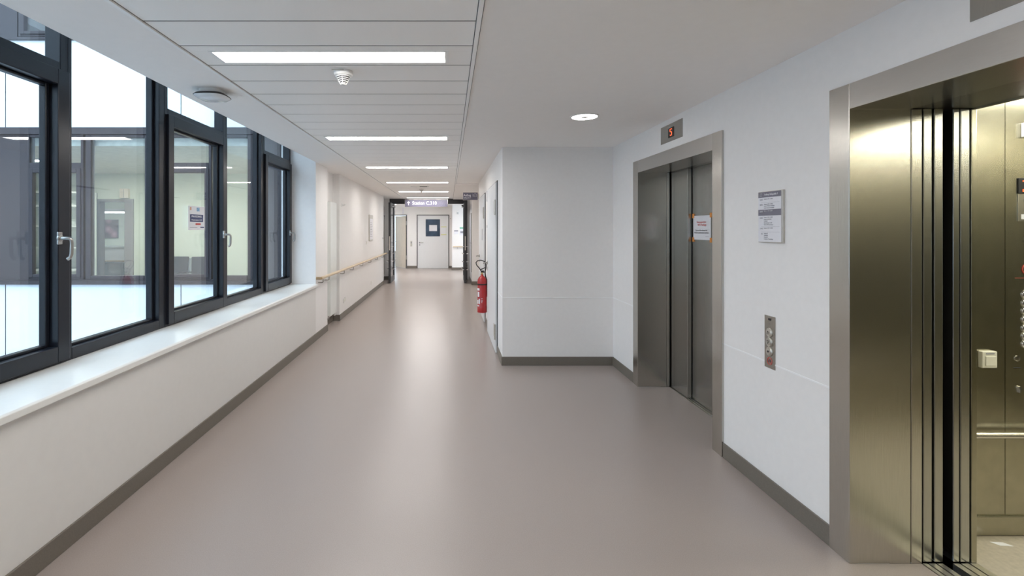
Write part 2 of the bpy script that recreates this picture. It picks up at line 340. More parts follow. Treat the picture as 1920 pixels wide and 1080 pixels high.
# ------------------------------------------------------------------ windows of the corridor
WT = 2.98
GX = -2.285
def window_handle(parent, y, z):
    h = MB(); h.cyl((XG+0.022, y, z), 0.020, 0.012, 'x', 24)
    h.box(XG+0.02, XG+0.031, y-0.015, y+0.015, z-0.035, z+0.035)
    base = h.build('handle_base', mHandle, parent, bevel=0.003)
    g = MB(); pts = [(XG+0.028, y, z), (XG+0.068, y, z), (XG+0.078, y+0.006, z-0.002), (XG+0.084, y+0.010, z-0.010), (XG+0.084, y+0.012, z-0.03), (XG+0.082, y+0.012, z-0.09), (XG+0.076, y+0.012, z-0.108), (XG+0.062, y+0.010, z-0.118)]
    g.tube(pts, 0.0095, 12).build('handle', mHandle, parent, smooth=True)
wn = 0
for i, s0 in enumerate((-2.21, -0.22, 1.79, 3.79, 5.81)):
    s1 = s0 + 1.04 if i < 4 else 6.805
    if i == 4: s1 = 6.805
    # sash bay
    wn += 1; r = struct(empty('window_%d' % wn, (0, 0, 0)))
    s1 -= 0.0005
    g = MB(); zb = 0.787
    g.box(-2.30, XG, s0, s0+0.045, zb, WT); g.box(-2.30, XG, s1-0.055, s1, zb, WT)
    g.box(-2.30, XG, s0+0.045, s1-0.055, zb, zb+0.045); g.box(-2.30, XG, s0+0.045, s1-0.055, WT-0.06, WT); g.box(-2.30, XG, s0+0.045, s1-0.055, 2.44, 2.50)
    g.build('window_frame', mFrame, r, bevel=0.004)
    g = MB(); a, b = s0+0.022, s1-0.012; x0, x1 = -2.28, XG+0.022
    g.box(x0, x1, a, a+0.075, zb+0.018, 2.452); g.box(x0, x1, b-0.085, b, zb+0.018, 2.452); g.box(x0, x1, a+0.075, b-0.085, zb+0.018, zb+0.105); g.box(x0, x1, a+0.075, b-0.085, 2.365, 2.452)
    g.box(x0+0.002, x1-0.05, a+0.075, a+0.095, zb+0.105, 2.365); g.box(x0+0.002, x1-0.05, b-0.11, b-0.085, zb+0.105, 2.365); g.box(x0+0.002, x1-0.05, a+0.095, b-0.11, zb+0.105, zb+0.12); g.box(x0+0.002, x1-0.05, a+0.095, b-0.11, 2.35, 2.365)
    sash = g.build('sash', mFrame, r, bevel=0.004)
    B('gasket', mGasket, r, XG+0.0005, XG+0.002, s0+0.012, s0+0.022, zb+0.02, 2.45)
    B('pane', mGlass, r, GX-0.012, GX+0.012, a+0.06, b-0.07, zb+0.09, 2.38)
    B('upper_pane', mGlass, r, GX-0.012, GX+0.012, s0+0.03, s1-0.04, 2.48, WT-0.03)
    window_handle(r, s1-0.092, 1.50)
    # fixed bay
    if i < 4:
        f0, f1 = s1, (-0.22, 1.79, 3.79, 5.81)[i]
        wn += 1; r = struct(empty('window_%d' % wn, (0, 0, 0)))
        g = MB(); g.box(-2.30, XG, f0, f0+0.03, zb, WT); g.box(-2.30, XG, f1-0.07, f1, zb, WT); g.box(-2.30, XG, f0+0.03, f1-0.07, zb, zb+0.07); g.box(-2.30, XG, f0+0.03, f1-0.07, WT-0.06, WT)
        g.box(-2.298, XG-0.04, f1-0.095, f1-0.07, zb+0.07, WT-0.06); g.box(-2.298, XG-0.04, f0+0.03, f1-0.095, zb+0.07, zb+0.085)
        g.build('window_frame', mFrame, r, bevel=0.004)
        B('pane', mGlass, r, GX-0.012, GX+0.012, f0+0.02, f1-0.05, zb+0.05, WT-0.04)
# head of the window recess
struct(B('trim_3', mWall, None, -2.34, XL, YB, 6.81, 2.985, 3.02))
struct(B('trim_4', mWall, None, -2.34, XL, YB+0.3, -2.21, 0.787, 2.985))

# ------------------------------------------------------------------ courtyard and wing opposite
FY = 6.9; K = FY/915.0
fx = lambda px: (px-842)*K
fz = lambda py: 1.55+(430-py)*K
w = MB()
w.box(-12, -2.36, FY, FY+0.12, -3.2, fz(533)); w.box(-12, -2.36, FY, FY+0.12, fz(239), fz(76))
j = struct(w.build('wall_courtyard', mFacPanel))
g = MB()
for X in (-3.79, -6.27, -8.75):
    g.box(X-0.005, X+0.005, FY-0.003, FY, -3.2, fz(533)); g.box(X-0.005, X+0.005, FY-0.003, FY, fz(239), fz(76))
g.build('panel_joint', mFac, j)
g = MB(); g.box(-12, -2.36, FY-0.05, FY+0.1, fz(533), fz(526)); g.box(-12, -2.36, FY-0.02, FY+0.12, fz(252), fz(239)); g.box(-12, -2.36, FY-0.04, FY+0.1, fz(76), fz(71)); g.box(-12, -2.36, FY, FY+0.1, fz(526), fz(524))
struct(g.build('trim_5', mFac, None, bevel=0.004))
g = MB(); g.box(-12, fx(52), FY+0.02, FY+0.12, fz(524), fz(252))
for kx in range(9): g.box(-11.6+kx*0.62, -11.57+kx*0.62, FY, FY+0.02, fz(524), fz(252))
g.box(fx(476), -2.36, FY+0.02, FY+0.12, fz(524), fz(252))
struct(g.build('wall_facade_infill', mFac))
def facade_sash(n, p0, p1, zt=None, zb_=None, dz=0.0, loc=None):
    r = struct(empty('window_%d' % n)); T = fz(252)+dz; Bt = fz(524)+dz; m1 = fz(305)+dz; m0 = fz(324)+dz
    g = MB(); g.box(fx(p0), fx(p0+5), FY, FY+0.08, Bt, T); g.box(fx(p1-5), fx(p1), FY, FY+0.08, Bt, T); g.box(fx(p0+5), fx(p1-5), FY, FY+0.08, T-0.04, T); g.box(fx(p0+5), fx(p1-5), FY, FY+0.08, Bt, Bt+0.04)
    g.box(fx(p0+5), fx(p1-5), FY, FY+0.08, m0+0.04, m1); g.build('window_frame', mFac, r, bevel=0.006)
    g = MB(); a, b = p0+4, p1-4; g.box(fx(a), fx(a+8), FY-0.015, FY+0.05, Bt+0.03, m0+0.06); g.box(fx(b-8), fx(b), FY-0.015, FY+0.05, Bt+0.03, m0+0.06)
    g.box(fx(a+8), fx(b-8), FY-0.015, FY+0.05, Bt+0.03, fz(514)+dz); g.box(fx(a+8), fx(b-8), FY-0.015, FY+0.05, m0, m0+0.06); g.build('sash', mFac, r, bevel=0.006)
    B('pane', mGlassF, r, fx(a+6), fx(b-6), FY+0.02, FY+0.035, Bt+0.06, m0+0.03); B('upper_pane', mGlassF, r, fx(p0+3), fx(p1-3), FY+0.02, FY+0.035, m1-0.02, T-0.02)
def facade_fixed(n, p0, p1, dz=0.0):
    r = struct(empty('window_%d' % n)); T = fz(252)+dz; Bt = fz(524)+dz
    g = MB(); g.box(fx(p0), fx(p0+10), FY, FY+0.08, Bt, T); g.box(fx(p1-10), fx(p1), FY, FY+0.08, Bt, T); g.box(fx(p0+10), fx(p1-10), FY, FY+0.08, T-0.045, T); g.box(fx(p0+10), fx(p1-10), FY, FY+0.08, Bt, fz(517)+dz)
    g.build('window_frame', mFac, r, bevel=0.006)
    B('pane', mGlassF, r, fx(p0+8), fx(p1-8), FY+0.02, FY+0.035, Bt+0.03, T-0.03)
facade_sash(10, 50, 156); facade_fixed(11, 156+4, 281); facade_sash(12, 285, 396); facade_fixed(13, 400, 474)
# storey above: dark band with windows
UZ = fz(71) - fz(524) + 0.02
g = MB(); g.box(-12, fx(30), FY+0.02, FY+0.12, fz(71), fz(71)+2.3); g.box(fx(474), -2.36, FY+0.02, FY+0.12, fz(71), fz(71)+2.3); g.box(-12, -2.36, FY+0.02, FY+0.14, fz(71)+2.1, 7.6)
struct(g.build('wall_upper_storey', mFac))
facade_sash(14, 34, 140, dz=UZ); facade_fixed(15, 144, 281, dz=UZ); facade_sash(16, 285, 396, dz=UZ); facade_fixed(17, 400, 474, dz=UZ)
struct(B('wall_upper_room', mFac, None, -12, -2.36, FY+1.2, FY+1.3, 4.2, 7.6))
# other courtyard sides and ground
w = MB(); w.box(-12.2, -12, -6, FY, -3.2, 7.4); w.box(-12, -2.36, -6.2, -6, -3.2, 7.4)
struct(w.build('wall_courtyard_far', mFacPanel))
w = MB(); w.box(-2.44, -2.34, -6, FY, -3.2, 0.72); w.box(-2.44, -2.34, -6, FY, 3.02, 7.6); w.box(-2.40, -2.34, -6, YB+0.5, 0.72, 3.02)
struct(w.build('wall_courtyard_near', mFacPanel))
struct(B('floor_courtyard', mPaving, None, -12.2, -2.34, -6.2, FY+0.1, -3.4, -3.2))
# rooms behind the opposite windows
w = MB()
w.box(-11.7, -11.6, FY+0.12, 13.1, 0, 2.95); w.box(-11.6, -7.55, 10.5, 10.6, 0, 2.95); w.box(-6.78, -2.16, 10.5, 10.6, 0, 2.95); w.box(-7.55, -6.78, 10.5, 10.6, 2.2, 2.95)
w.box(-2.20, -2.12, FY+0.12, 10.6, 0, 2.95); w.box(-11.6, -4.5, 13.0, 13.1, 0, 2.95); w.box(-4.6, -4.5, 10.6, 13.0, 0, 2.95)
struct(w.build('wall_opposite_rooms', mRoomW))
struct(B('floor_opposite_rooms', mRoomF, None, -11.7, -2.12, FY+0.12, 13.1, -0.1, 0))
w = MB(); w.box(-11.7, -2.12, FY+0.12, 13.1, 2.75, 3.3)
struct(w.build('ceiling_opposite_rooms', mRoomC))
r = struct(empty('door_1', (-7.165, 10.5, 0)))
g = MB(); g.box(-0.385, -0.325, -0.04, 0.12, 0, 2.2); g.box(0.325, 0.385, -0.04, 0.12, 0, 2.2); g.box(-0.325, 0.325, -0.04, 0.12, 2.14, 2.2); g.build('door_frame', mGreyF, r)
g = MB(); g.box(0.18, 0.325, 0.0, 0.12, 0, 2.14); g.build('door_leaf', mGreyF, r)
r = thing('room_sign_box', (-6.95, 10.48, 2.22), 0, 'small beige box lamp above the grey doorway across the courtyard', 'sign')
B('housing', mBeige, r, -0.09, 0.09, -0.06, 0.02, 0.0, 0.2, 0.006); B('divider', mGreyF, r, -0.004, 0.004, -0.063, -0.06, 0.01, 0.19)
r = thing('wall_picture', (-9.10, 12.98, 1.33), 0, 'pink blossom picture on the wall seen through the far doorway', 'picture')
B('print', mArt, r, -0.29, 0.29, -0.03, -0.012, 0.0, 0.47); B('backing', mGreyF, r, -0.30, 0.30, -0.012, 0.015, -0.01, 0.48)
r = thing('counter_shelf', (-9.0, 12.7, 0), 0, 'white counter with two worktops in the room behind the doorway', 'counter')
B('worktop', mShelf, r, -1.2, 1.2, -0.02, 0.29, 1.08, 1.12); B('front', mPlast, r, -1.2, 1.2, 0.02, 0.28, 0, 1.08); B('lower_ledge', mWood, r, -1.2, 1.2, -0.25, 0.02, 0.72, 0.75)
r = thing('pendant_lamp', (-8.5, 12.0, 1.95), 0, 'long white pendant lamp hanging in the room behind the doorway', 'lamp')
B('lamp_body', mPlast, r, -0.7, 0.7, -0.1, 0.1, 0.03, 0.10); B('tube', mRoomS, r, -0.68, 0.68, -0.07, 0.07, 0.0, 0.03)
MB().tube([(-0.3, 0, 0.1), (-0.2, 0, 0.73)], 0.006).tube([(-0.1, 0, 0.1), (-0.2, 0, 0.73)], 0.006).build('suspension_wire', mPlast, r)
r = thing('shelf_unit', (-8.1, 9.88, 0), 0, 'pale open shelf unit left of the doorway across the courtyard', 'shelf')
g = MB(); g.box(-0.82, -0.79, -0.23, 0.22, 0, 2.3); g.box(0.79, 0.82, -0.23, 0.22, 0, 2.3); g.box(-0.01, 0.01, -0.22, 0.2, 0, 2.3); g.box(-0.82, 0.82, 0.2, 0.22, 0, 2.3); g.build('cabinet_body', mShelf, r)
for z in (0.02, 0.35, 0.72, 1.16, 1.60, 2.0, 2.27): B('shelf', mShelf, r, -0.79, 0.79, -0.23, 0.2, z, z+0.03)
def chair():
    r = thing('visitor_chair', (-5.68, 10.0, 0), 0, '', 'chair')
    MB().box(-0.22, 0.22, -0.22, 0.2, 0.44, 0.49).build('seat', mChairB, r, bevel=0.015)
    MB().prism([(0.18, 0.52), (0.21, 0.52), (0.26, 0.98), (0.23, 0.98)], -0.22, 0.22, 'x').build('backrest', mChairB, r, bevel=0.012)
    for sx in (-1, 1):
        MB().tube([(sx*0.235, -0.21, 0), (sx*0.235, -0.21, 0.66)], 0.011).build('leg', mChrome, r, smooth=True)
        MB().tube([(sx*0.235, 0.2, 0), (sx*0.235, 0.2, 0.6), (sx*0.235, 0.25, 0.95)], 0.011).build('leg', mChrome, r, smooth=True)
        B('armrest', mBlack, r, sx*0.235-0.02, sx*0.235+0.02, -0.23, 0.22, 0.66, 0.685, 0.006)
    return r
c0 = chair(); c0['label'] = 'black visitor chair standing straight, left of the pair behind the opposite glass'
c1 = copy_tree(c0); c1.location = (-5.04, 9.95, 0); c1.rotation_euler.z = 0.35; c1['label'] = 'black visitor chair turned slightly, right of the pair behind the opposite glass'
for c in (c0, c1): c['group'] = 'visitor chairs across the courtyard'
lab = ['added unseen ceiling lamp of the opposite room, left one', 'added unseen ceiling lamp of the opposite room, middle one', 'added unseen ceiling lamp of the opposite room, right one']
for i, X in enumerate((-7.0, -5.05, -2.5)):  # lamps added out of view to light the opposite room
    r = thing('added_room_light', (X, 8.6, 2.75), RW, lab[i], 'lamp', 'added ceiling lamps across the courtyard')
    B('frame', mPlast, r, -0.36, 0.36, -0.1, 0.1, -0.03, 0.0); B('diffuser', mRoomL, r, -0.34, 0.34, -0.08, 0.08, -0.036, -0.03)

r = thing('added_room_light', (-8.9, 11.6, 2.75), 0, 'added unseen ceiling lamp in the room behind the doorway across the courtyard', 'lamp', 'added ceiling lamps across the courtyard')  # extra lamp added to brighten the room seen through the doorway
B('frame', mPlast, r, -0.64, 0.64, -0.1, 0.1, -0.03, 0.0); B('diffuser', mRoomS, r, -0.6, 0.6, -0.08, 0.08, -0.036, -0.03)
# ------------------------------------------------------------------ ceiling lights of the corridor
order = ['behind the camera, further back', 'behind the camera', 'nearest, largest bright strip light in the panelled ceiling', 'second strip light from the front in the panelled ceiling',
         'third strip light from the front in the panelled ceiling', 'fourth strip light from the front in the panelled ceiling', 'strip light just beyond the far smoke detector', 'farthest strip light, just before the dark door header']
first = None
for i, ly in enumerate(lights_y):
    if first is None:
        r = empty('ceiling_light', (-0.636, ly, H))
        g = MB(); L = 0.614; Wd = 0.078
        g.box(-L-0.02, L+0.02, -Wd-0.012, -Wd-0.0003, -0.004, 0.012); g.box(-L-0.02, L+0.02, Wd+0.0003, Wd+0.012, -0.004, 0.012); g.box(-L-0.02, -L-0.0005, -Wd, Wd, -0.004, 0.03); g.box(L+0.0005, L+0.02, -Wd, Wd, -0.004, 0.03)
        g.build('frame', mTrack, r)
        MB().prism([(-L, 0.0), (-L+0.002, 0.0), (-L+0.008, 0.011), (-L+0.004, 0.011)], -Wd+0.001, Wd-0.001, 'y').build('reflector', mPlast, r)
        MB().prism([(L, 0.0), (L-0.002, 0.0), (L-0.008, 0.011), (L-0.004, 0.011)], -Wd+0.001, Wd-0.001, 'y').build('reflector', mPlast, r)
        B('diffuser', mLamp, r, -L+0.001, L-0.001, -Wd+0.0003, Wd-0.0003, 0.004, 0.012)
        B('housing', mPlast, r, -L, L, -Wd, Wd, 0.046, 0.10)
        first = r
    else:
        r = copy_tree(first); r.location.y = ly
    tag(r, ('strip light ' + order[i]) if i < 2 else order[i], 'lamp', 'strip lights in the corridor ceiling')
for q, ly in enumerate((16.9,)):
    r = copy_tree(first); r.location = (-0.8, ly, H-0.044); tag(r, 'strip light past the double doors, hidden behind the dark header', 'lamp', 'strip lights in the corridor ceiling')
    r2 = copy_tree(r); r2.location = (-0.8, 15.9, H-0.044); r2['label'] = 'added unseen strip light immediately behind the dark double-door header'  # extra lamp, added out of view to brighten the end zone
    r2 = copy_tree(r); r2.location = (-2.5, 17.4, H-0.044); r2['label'] = 'added unseen strip light past the double doors, left before the beige door'  # another lamp added out of view, brightens the beige door
    r2 = copy_tree(r); r2.location = (1.6, ly, H-0.044); r2['label'] = 'strip light past the double doors, right of the passage'
# downlights in the lobby
dl = None
for i, (x, y) in enumerate(((1.124, 4.05), (1.124, 1.65), (1.124, -0.75), (1.124, -2.9))):
    if dl is None:
        r = empty('downlight', (x, y, H))
        MB().lathe([(0.118, 0.0), (0.118, -0.004), (0.106, -0.008), (0.102, -0.004), (0.102, 0.0)]).build('trim_ring', mPlast, r, smooth=True)
        MB().cyl((0, 0, -0.006), 0.103, 0.005, 'z', 40).build('lens', mDown, r); MB().lathe([(0.032, -0.007), (0.028, -0.010), (0.005, -0.012)]).build('centre_cap', mPlast, r, smooth=True)
        dl = r
    else: r = copy_tree(dl); r.location = (x, y, H)
    tag(r, ('round white recessed downlight in front of the farther elevator', 'round downlight overhead before the open elevator', 'round downlight behind the camera near the open elevator', 'round downlight behind the camera at the back wall')[i], 'lamp', 'round downlights of the elevator lobby')
# smoke detectors
def detector(x, y, label):
    r = thing('smoke_detector', (x, y, H), 0, label, 'smoke detector', 'smoke detectors')
    MB().lathe([(0.055, 0.0), (0.056, -0.018), (0.052, -0.026), (0.044, -0.030)]).build('base', mPlast, r, smooth=True)
    g = MB()
    for kk in range(5):
        z = -0.033 - kk*0.0095; rr = 0.044 - kk*0.0062
        g.lathe([(rr-0.002, z+0.0035), (rr, z+0.002), (rr-0.002, z-0.0015), (rr-0.003, z-0.0015)])
    for a in range(4):
        ca, sa = math.cos(a*PI/2), math.sin(a*PI/2)
        g.tube([(0.042*ca, 0.042*sa, -0.03), (0.016*ca, 0.016*sa, -0.078)], 0.0022, 6)
    g.lathe([(0.015, -0.074), (0.014, -0.079), (0.006, -0.082)])
    g.build('cage', mPlast, r, smooth=True)
    MB().lathe([(0.040, -0.028), (0.014, -0.074)]).build('sensor', mBlack, r)
    return r
detector(-0.628, 2.90, 'white cone-shaped smoke detector on the panels, close to the nearest strip light')
detector(-0.64, 11.3, 'small white smoke detector hanging in front of the far strip lights')
B('label_strip', mSteel, bpy.data.objects['smoke_detector'], -0.055, 0.015, -0.066, -0.062, -0.012, -0.006)
r = thing('ceiling_hatch', (-0.64, 10.75, H), 0, 'flat metal plate in the ceiling ahead of the far smoke detector', 'hatch')
B('plate', mTrack, r, -0.2, 0.2, -0.1, 0.1, -0.012, 0.0); B('grille', mDoorFr, r, 0.0, 0.16, -0.104, -0.1, -0.012, -0.001)
# emergency lamp on the plaster strip
r = thing('emergency_light', (-1.60, 3.30, H), 0, 'squarish emergency lamp with clear dome on the ceiling by the windows', 'lamp')
MB().lathe([(0.072, 0.0), (0.074, -0.026)], power=3.5, n=48).build('base', mPlast, r, smooth=True)
MB().lathe([(0.072, -0.024), (0.090, -0.026), (0.107, -0.040), (0.105, -0.043)], power=3.2, n=48).build('dark_rim', mBlack, r, smooth=True)
MB().lathe([(0.104, -0.040), (0.104, -0.045), (0.085, -0.059), (0.050, -0.066), (0.02, -0.069)], power=3.0, n=48).build('cover', mClear, r, smooth=True)
MB().lathe([(0.080, -0.041), (0.06, -0.050), (0.018, -0.055), (0.012, -0.064), (0.006, -0.065)], power=2.6, n=32).build('reflector', mPlast, r, smooth=True)

# ------------------------------------------------------------------ hanging signs
r = thing('ward_sign', (-0.687, 14.78, 2.234), 0, 'slate-violet sign reading Station C.310 at the double-door header', 'sign')
B('board', mSign, r, -0.645, 0.645, -0.015, 0.015, 0, 0.218, 0.002)
g = MB(); g.box(-0.653, 0.653, -0.012, 0.012, -0.008, 0.0); g.box(-0.653, 0.653, -0.012, 0.012, 0.218, 0.226); g.box(-0.653, -0.645, -0.012, 0.012, 0, 0.218); g.box(0.645, 0.653, -0.012, 0.012, 0, 0.218); g.build('rim', mAlu, r)
B('suspension_rod', mAlu, r, -0.505, -0.495, -0.004, 0.004, 0.226, 0.254)
B('suspension_rod', mAlu, r, 0.495, 0.505, -0.004, 0.004, 0.226, 0.254)
text('Station C.310', 0.145, (-0.43, -0.017, 0.105), mSignW, r, xs=0.93, bold=0.0002)
MB().prism([(-0.547, 0.045), (-0.533, 0.045), (-0.533, 0.135), (-0.502, 0.104), (-0.492, 0.114), (-0.54, 0.165), (-0.588, 0.114), (-0.578, 0.104), (-0.547, 0.135)], -0.019, -0.0155, 'y').build('arrow', mSignW, r)
g = MB()
for k_ in range(10): g.prism([(0.28+k_*0.036, 0.0+0.004), (0.283+k_*0.036, 0.004), (0.283+k_*0.036+0.06, 0.214), (0.28+k_*0.036+0.06, 0.214)], -0.0162, -0.0152, 'y') if k_ < 8 else None
g.build('line_pattern', mInk, r)
r = thing('elevator_sign', (0.4325, 9.9, 2.148), 0, 'small slate-violet flag sign reading Aufzug beside the far corridor door', 'sign')
B('board', mSign, r, -0.1475, 0.1475, -0.008, 0.008, 0, 0.147, 0.002)
B('bracket', mAlu, r, 0.1475, 0.1755, -0.006, 0.006, 0.02, 0.127)
g = MB(); g.box(-0.153, 0.153, -0.006, 0.006, -0.005, 0); g.box(-0.153, 0.153, -0.006, 0.006, 0.147, 0.152); g.build('rim', mAlu, r)
text('Aufzug', 0.062, (-0.135, -0.0095, 0.092), mSignW, r, xs=0.85, bold=0.0008)
text('Infopunkt 1', 0.032, (-0.135, -0.0095, 0.040), mSignW, r, bold=0.0003)
B('divider', mSignW, r, 0.045, 0.048, -0.0095, -0.008, 0.065, 0.125)
g = MB(); g.tube([(0.068, -0.009, 0.068), (0.068, -0.009, 0.105), (0.08, -0.009, 0.122), (0.115, -0.009, 0.122), (0.127, -0.009, 0.105), (0.127, -0.009, 0.068), (0.068, -0.009, 0.068)], 0.0025, 6)
g.tube([(0.085, -0.009, 0.082), (0.085, -0.009, 0.098), (0.11, -0.009, 0.098), (0.11, -0.009, 0.088)], 0.0025, 6); g.build('bed_icon', mSignW, r)

# ------------------------------------------------------------------ double fire doors
r = struct(empty('door_2', (0, 15.05, 0)))
g = MB(); g.box(-1.83, 0.56, -0.05, 0.10, 2.336, H-0.001); g.box(-1.83, -1.74, -0.03, 0.10, 0, 2.336); g.box(0.50, 0.56, -0.03, 0.10, 0, 2.336)
g.build('door_frame', mDark, r, bevel=0.004)
def leaf(xc, sgn):
    a, b = 13.96-15.05, 14.99-15.05; x0, x1 = xc-0.032, xc+0.032
    g = MB(); g.box(x0, x1, a, a+0.09, 0.012, 2.32); g.box(x0, x1, b-0.09, b, 0.012, 2.32); g.box(x0, x1, a+0.09, b-0.09, 0.012, 0.16); g.box(x0, x1, a+0.09, b-0.09, 2.20, 2.32)
    L = g.build('door_leaf', mDark, r, bevel=0.003)
    B('pane', mGlassD, L, xc-0.01, xc+0.01, a+0.07, b-0.07, 0.14, 2.22)
    for z in (0.86, 0.63, 0.40):
        for s in (-1, 1):
            X = xc + s*0.085
            MB().tube([(x0 if s < 0 else x1, a+0.05, z-0.015), (X, a+0.05, z), (X, b-0.05, z), (x0 if s < 0 else x1, b-0.05, z-0.015)], 0.012, 10).build('guard_rail', mChrome, L, smooth=True)
    for s in (-1, 1):
        X = xc + s*0.075
        MB().tube([(xc + s*0.03, a+0.045, 1.05), (X, a+0.045, 1.05), (X, a+0.17, 1.05)], 0.011, 10).build('handle', mChrome, L, smooth=True)
    B('lock_plate', mAlu, L, xc-0.012, xc+0.012, a-0.004, a+0.002, 0.95, 1.35)
    B('door_closer', mDark, L, x1 if sgn > 0 else x0-0.05, x1+0.05 if sgn > 0 else x0, b-0.5, b-0.18, 2.21, 2.28, 0.01)
    MB().tube([(xc+sgn*0.06, b-0.3, 2.28), (xc+sgn*0.10, a+0.3, 2.25), (xc+sgn*0.07, a+0.12, 2.20)], 0.012, 8).build('closer_arm', mHandle, L, smooth=True)
leaf(-1.70, 1); leaf(0.462, -1)
# grey cabinet leaf in the recess of the right wall
r = thing('service_cabinet', (0.639, 14.25, 0.35), RW, 'tall white flush cabinet in the right wall beside the dark door leaf', 'cabinet')
B('cabinet_frame', mDoorFr, r, -0.46, 0.46, -0.012, 0.0, -0.01, 1.66); B('door', mDoor, r, -0.445, 0.445, -0.022, -0.010, 0.005, 0.80); B('door', mDoor, r, -0.445, 0.445, -0.022, -0.010, 0.815, 1.645)
r = thing('wall_plate', (-1.999, 14.5, 0.10), LW, 'tall grey metal plate on the left wall behind the open door leaf', 'panel')
B('sheet', mAlu, r, -0.45, 0.52, -0.012, 0.0, 0.08, 1.85, 0.002); B('top_rail', mDoorFr, r, -0.45, 0.52, -0.02, 0.0, 1.85, 1.87)

# ------------------------------------------------------------------ doors in the right wall
def wall_door(n, y0, y1, hz):
    w_ = y1-y0; r = struct(empty('door_%d' % n, (XD, (y0+y1)/2, 0), RW))    # local x toward -Y
    hw = w_/2; T = 2.16
    g = MB(); g.box(-hw, -hw+0.05, -0.012, 0.10, 0, T); g.box(hw-0.05, hw, -0.012, 0.10, 0, T); g.box(-hw+0.05, hw-0.05, -0.012, 0.10, T-0.05, T)
    g.build('door_frame', mDoorFr, r, bevel=0.002)
    lf = B('door_leaf', mDoor, r, -hw+0.022, hw-0.022, -0.030, 0.03, 0.008, T-0.022, 0.003)
    for z in (0.18, T-0.42):
        B('hinge', mAlu, r, hw-0.20, hw-0.03, -0.036, -0.029, z, z+0.17, 0.002); MB().cyl((hw-0.024, -0.036, z-0.01), 0.010, 0.19, 'z', 16).build('hinge_pin', mAlu, r, smooth=True)
    MB().cyl((-hw+0.10, -0.042, 1.05), 0.026, 0.012, 'y', 24).build('rosette', mHandle, lf, smooth=True)
    MB().tube([(-hw+0.10, -0.035, 1.05), (-hw+0.10, -0.085, 1.05), (-hw+0.115, -0.095, 1.05), (-hw+0.235, -0.095, 1.05)], 0.011).build('handle', mHandle, lf, smooth=True)
    B('keyhole_plate', mHandle, lf, -hw+0.08, -hw+0.12, -0.034, -0.030, 0.93, 0.99, 0.002)
    return r
d3 = wall_door(3, 6.08, 7.42, 1.02); d4 = wall_door(4, 8.10, 9.32, 1.02)
B('grille_label', mInk, d4, 0.18, 0.24, -0.033, -0.030, 1.36, 1.56)
r = thing('door_number_sign', (XD, 7.70, 2.0), RW, 'narrow grey strip sign high on the wall between the two white doors', 'sign'); B('plate', mInk, r, -0.03, 0.03, -0.012, 0.0, -0.01, 0.15, 0.002)
r = thing('door_name_plate', (XD, 7.62, 1.42), RW, 'pale upright name plate between the two doors, above the extinguisher', 'sign'); B('plate', mSignW, r, -0.075, 0.075, -0.012, 0.0, 0, 0.20, 0.002); B('printed_band', mInk, r, -0.07, 0.07, -0.0135, -0.012, 0.155, 0.195)
# fire extinguisher
r = thing('fire_extinguisher', (0.522, 7.72, 0.238), 0, 'red fire extinguisher with black hose hung between the two white doors', 'fire extinguisher')
MB().lathe([(0.066, 0.0), (0.075, 0.004), (0.076, 0.012), (0.076, 0.10), (0.074, 0.104), (0.074, 0.49), (0.068, 0.525), (0.050, 0.556), (0.030, 0.572), (0.022, 0.582), (0.022, 0.60)]).build('cylinder', mRed, r, smooth=True)
MB().cyl((0, 0, 0.60), 0.018, 0.03, 'z', 20).build('neck', mBrass, r, smooth=True)
g = MB(); g.box(-0.018, 0.03, -0.014, 0.014, 0.625, 0.66); g.prism([(-0.03, 0.662), (0.05, 0.70), (0.05, 0.715), (-0.03, 0.68)], -0.011, 0.011, 'y'); g.prism([(-0.02, 0.64), (0.055, 0.625), (0.055, 0.638), (-0.02, 0.655)], -0.01, 0.01, 'y'); g.build('valve', mBlack, r, bevel=0.003)
pts = []
for i in range(25):
    a = -1.1 + i/24*4.9
    pts.append((-0.012 + 0.085*math.cos(a+PI/2+0.6)*1.0, -0.02+0.02*math.sin(a), 0.735 + 0.062*math.sin(a+PI/2+0.6) - 0.2*(0.0)))
MB().tube([(-0.01, -0.015, 0.645)] + [(-0.045, -0.02, 0.70), (-0.085, -0.02, 0.745), (-0.098, -0.02, 0.785), (-0.075, -0.02, 0.815), (-0.02, -0.02, 0.825), (0.035, -0.02, 0.805), (0.062, -0.02, 0.76), (0.06, -0.02, 0.70), (0.045, -0.02, 0.64), (0.055, -0.02, 0.57), (0.078, -0.02, 0.50), (0.082, -0.02, 0.40), (0.082, -0.02, 0.33)], 0.0085, 10).build('hose', mRub, r, smooth=True)
MB().tube([(0.082, -0.02, 0.34), (0.082, -0.02, 0.25)], 0.012, 12).build('nozzle', mRed, r, smooth=True)
MB().lathe([(0.0755, 0.435), (0.078, 0.435), (0.078, 0.455), (0.0755, 0.455)]).build('strap', mBlack, r)
B('wall_bracket', mAlu, r, 0.074, 0.096, -0.02, 0.02, 0.25, 0.50)
def curved_patch(r_, a0, a1, z0, z1, m, name, parent, rad=0.0752):
    bm = MB(); n = 8; A = []; D = []
    for i in range(n+1):
        a = a0+(a1-a0)*i/n
        A.append([bm.bm.verts.new((q*math.cos(a), q*math.sin(a), z)) for q in (rad, rad+0.0008) for z in (z0, z1)])
    for P, Q in zip(A, A[1:]):
        bm.bm.faces.new([P[2], Q[2], Q[3], P[3]]); bm.bm.faces.new([P[0], P[1], Q[1], Q[0]]); bm.bm.faces.new([P[1], P[3], Q[3], Q[1]]); bm.bm.faces.new([P[0], Q[0], Q[2], P[2]])
    return bm.build(name, m, parent)
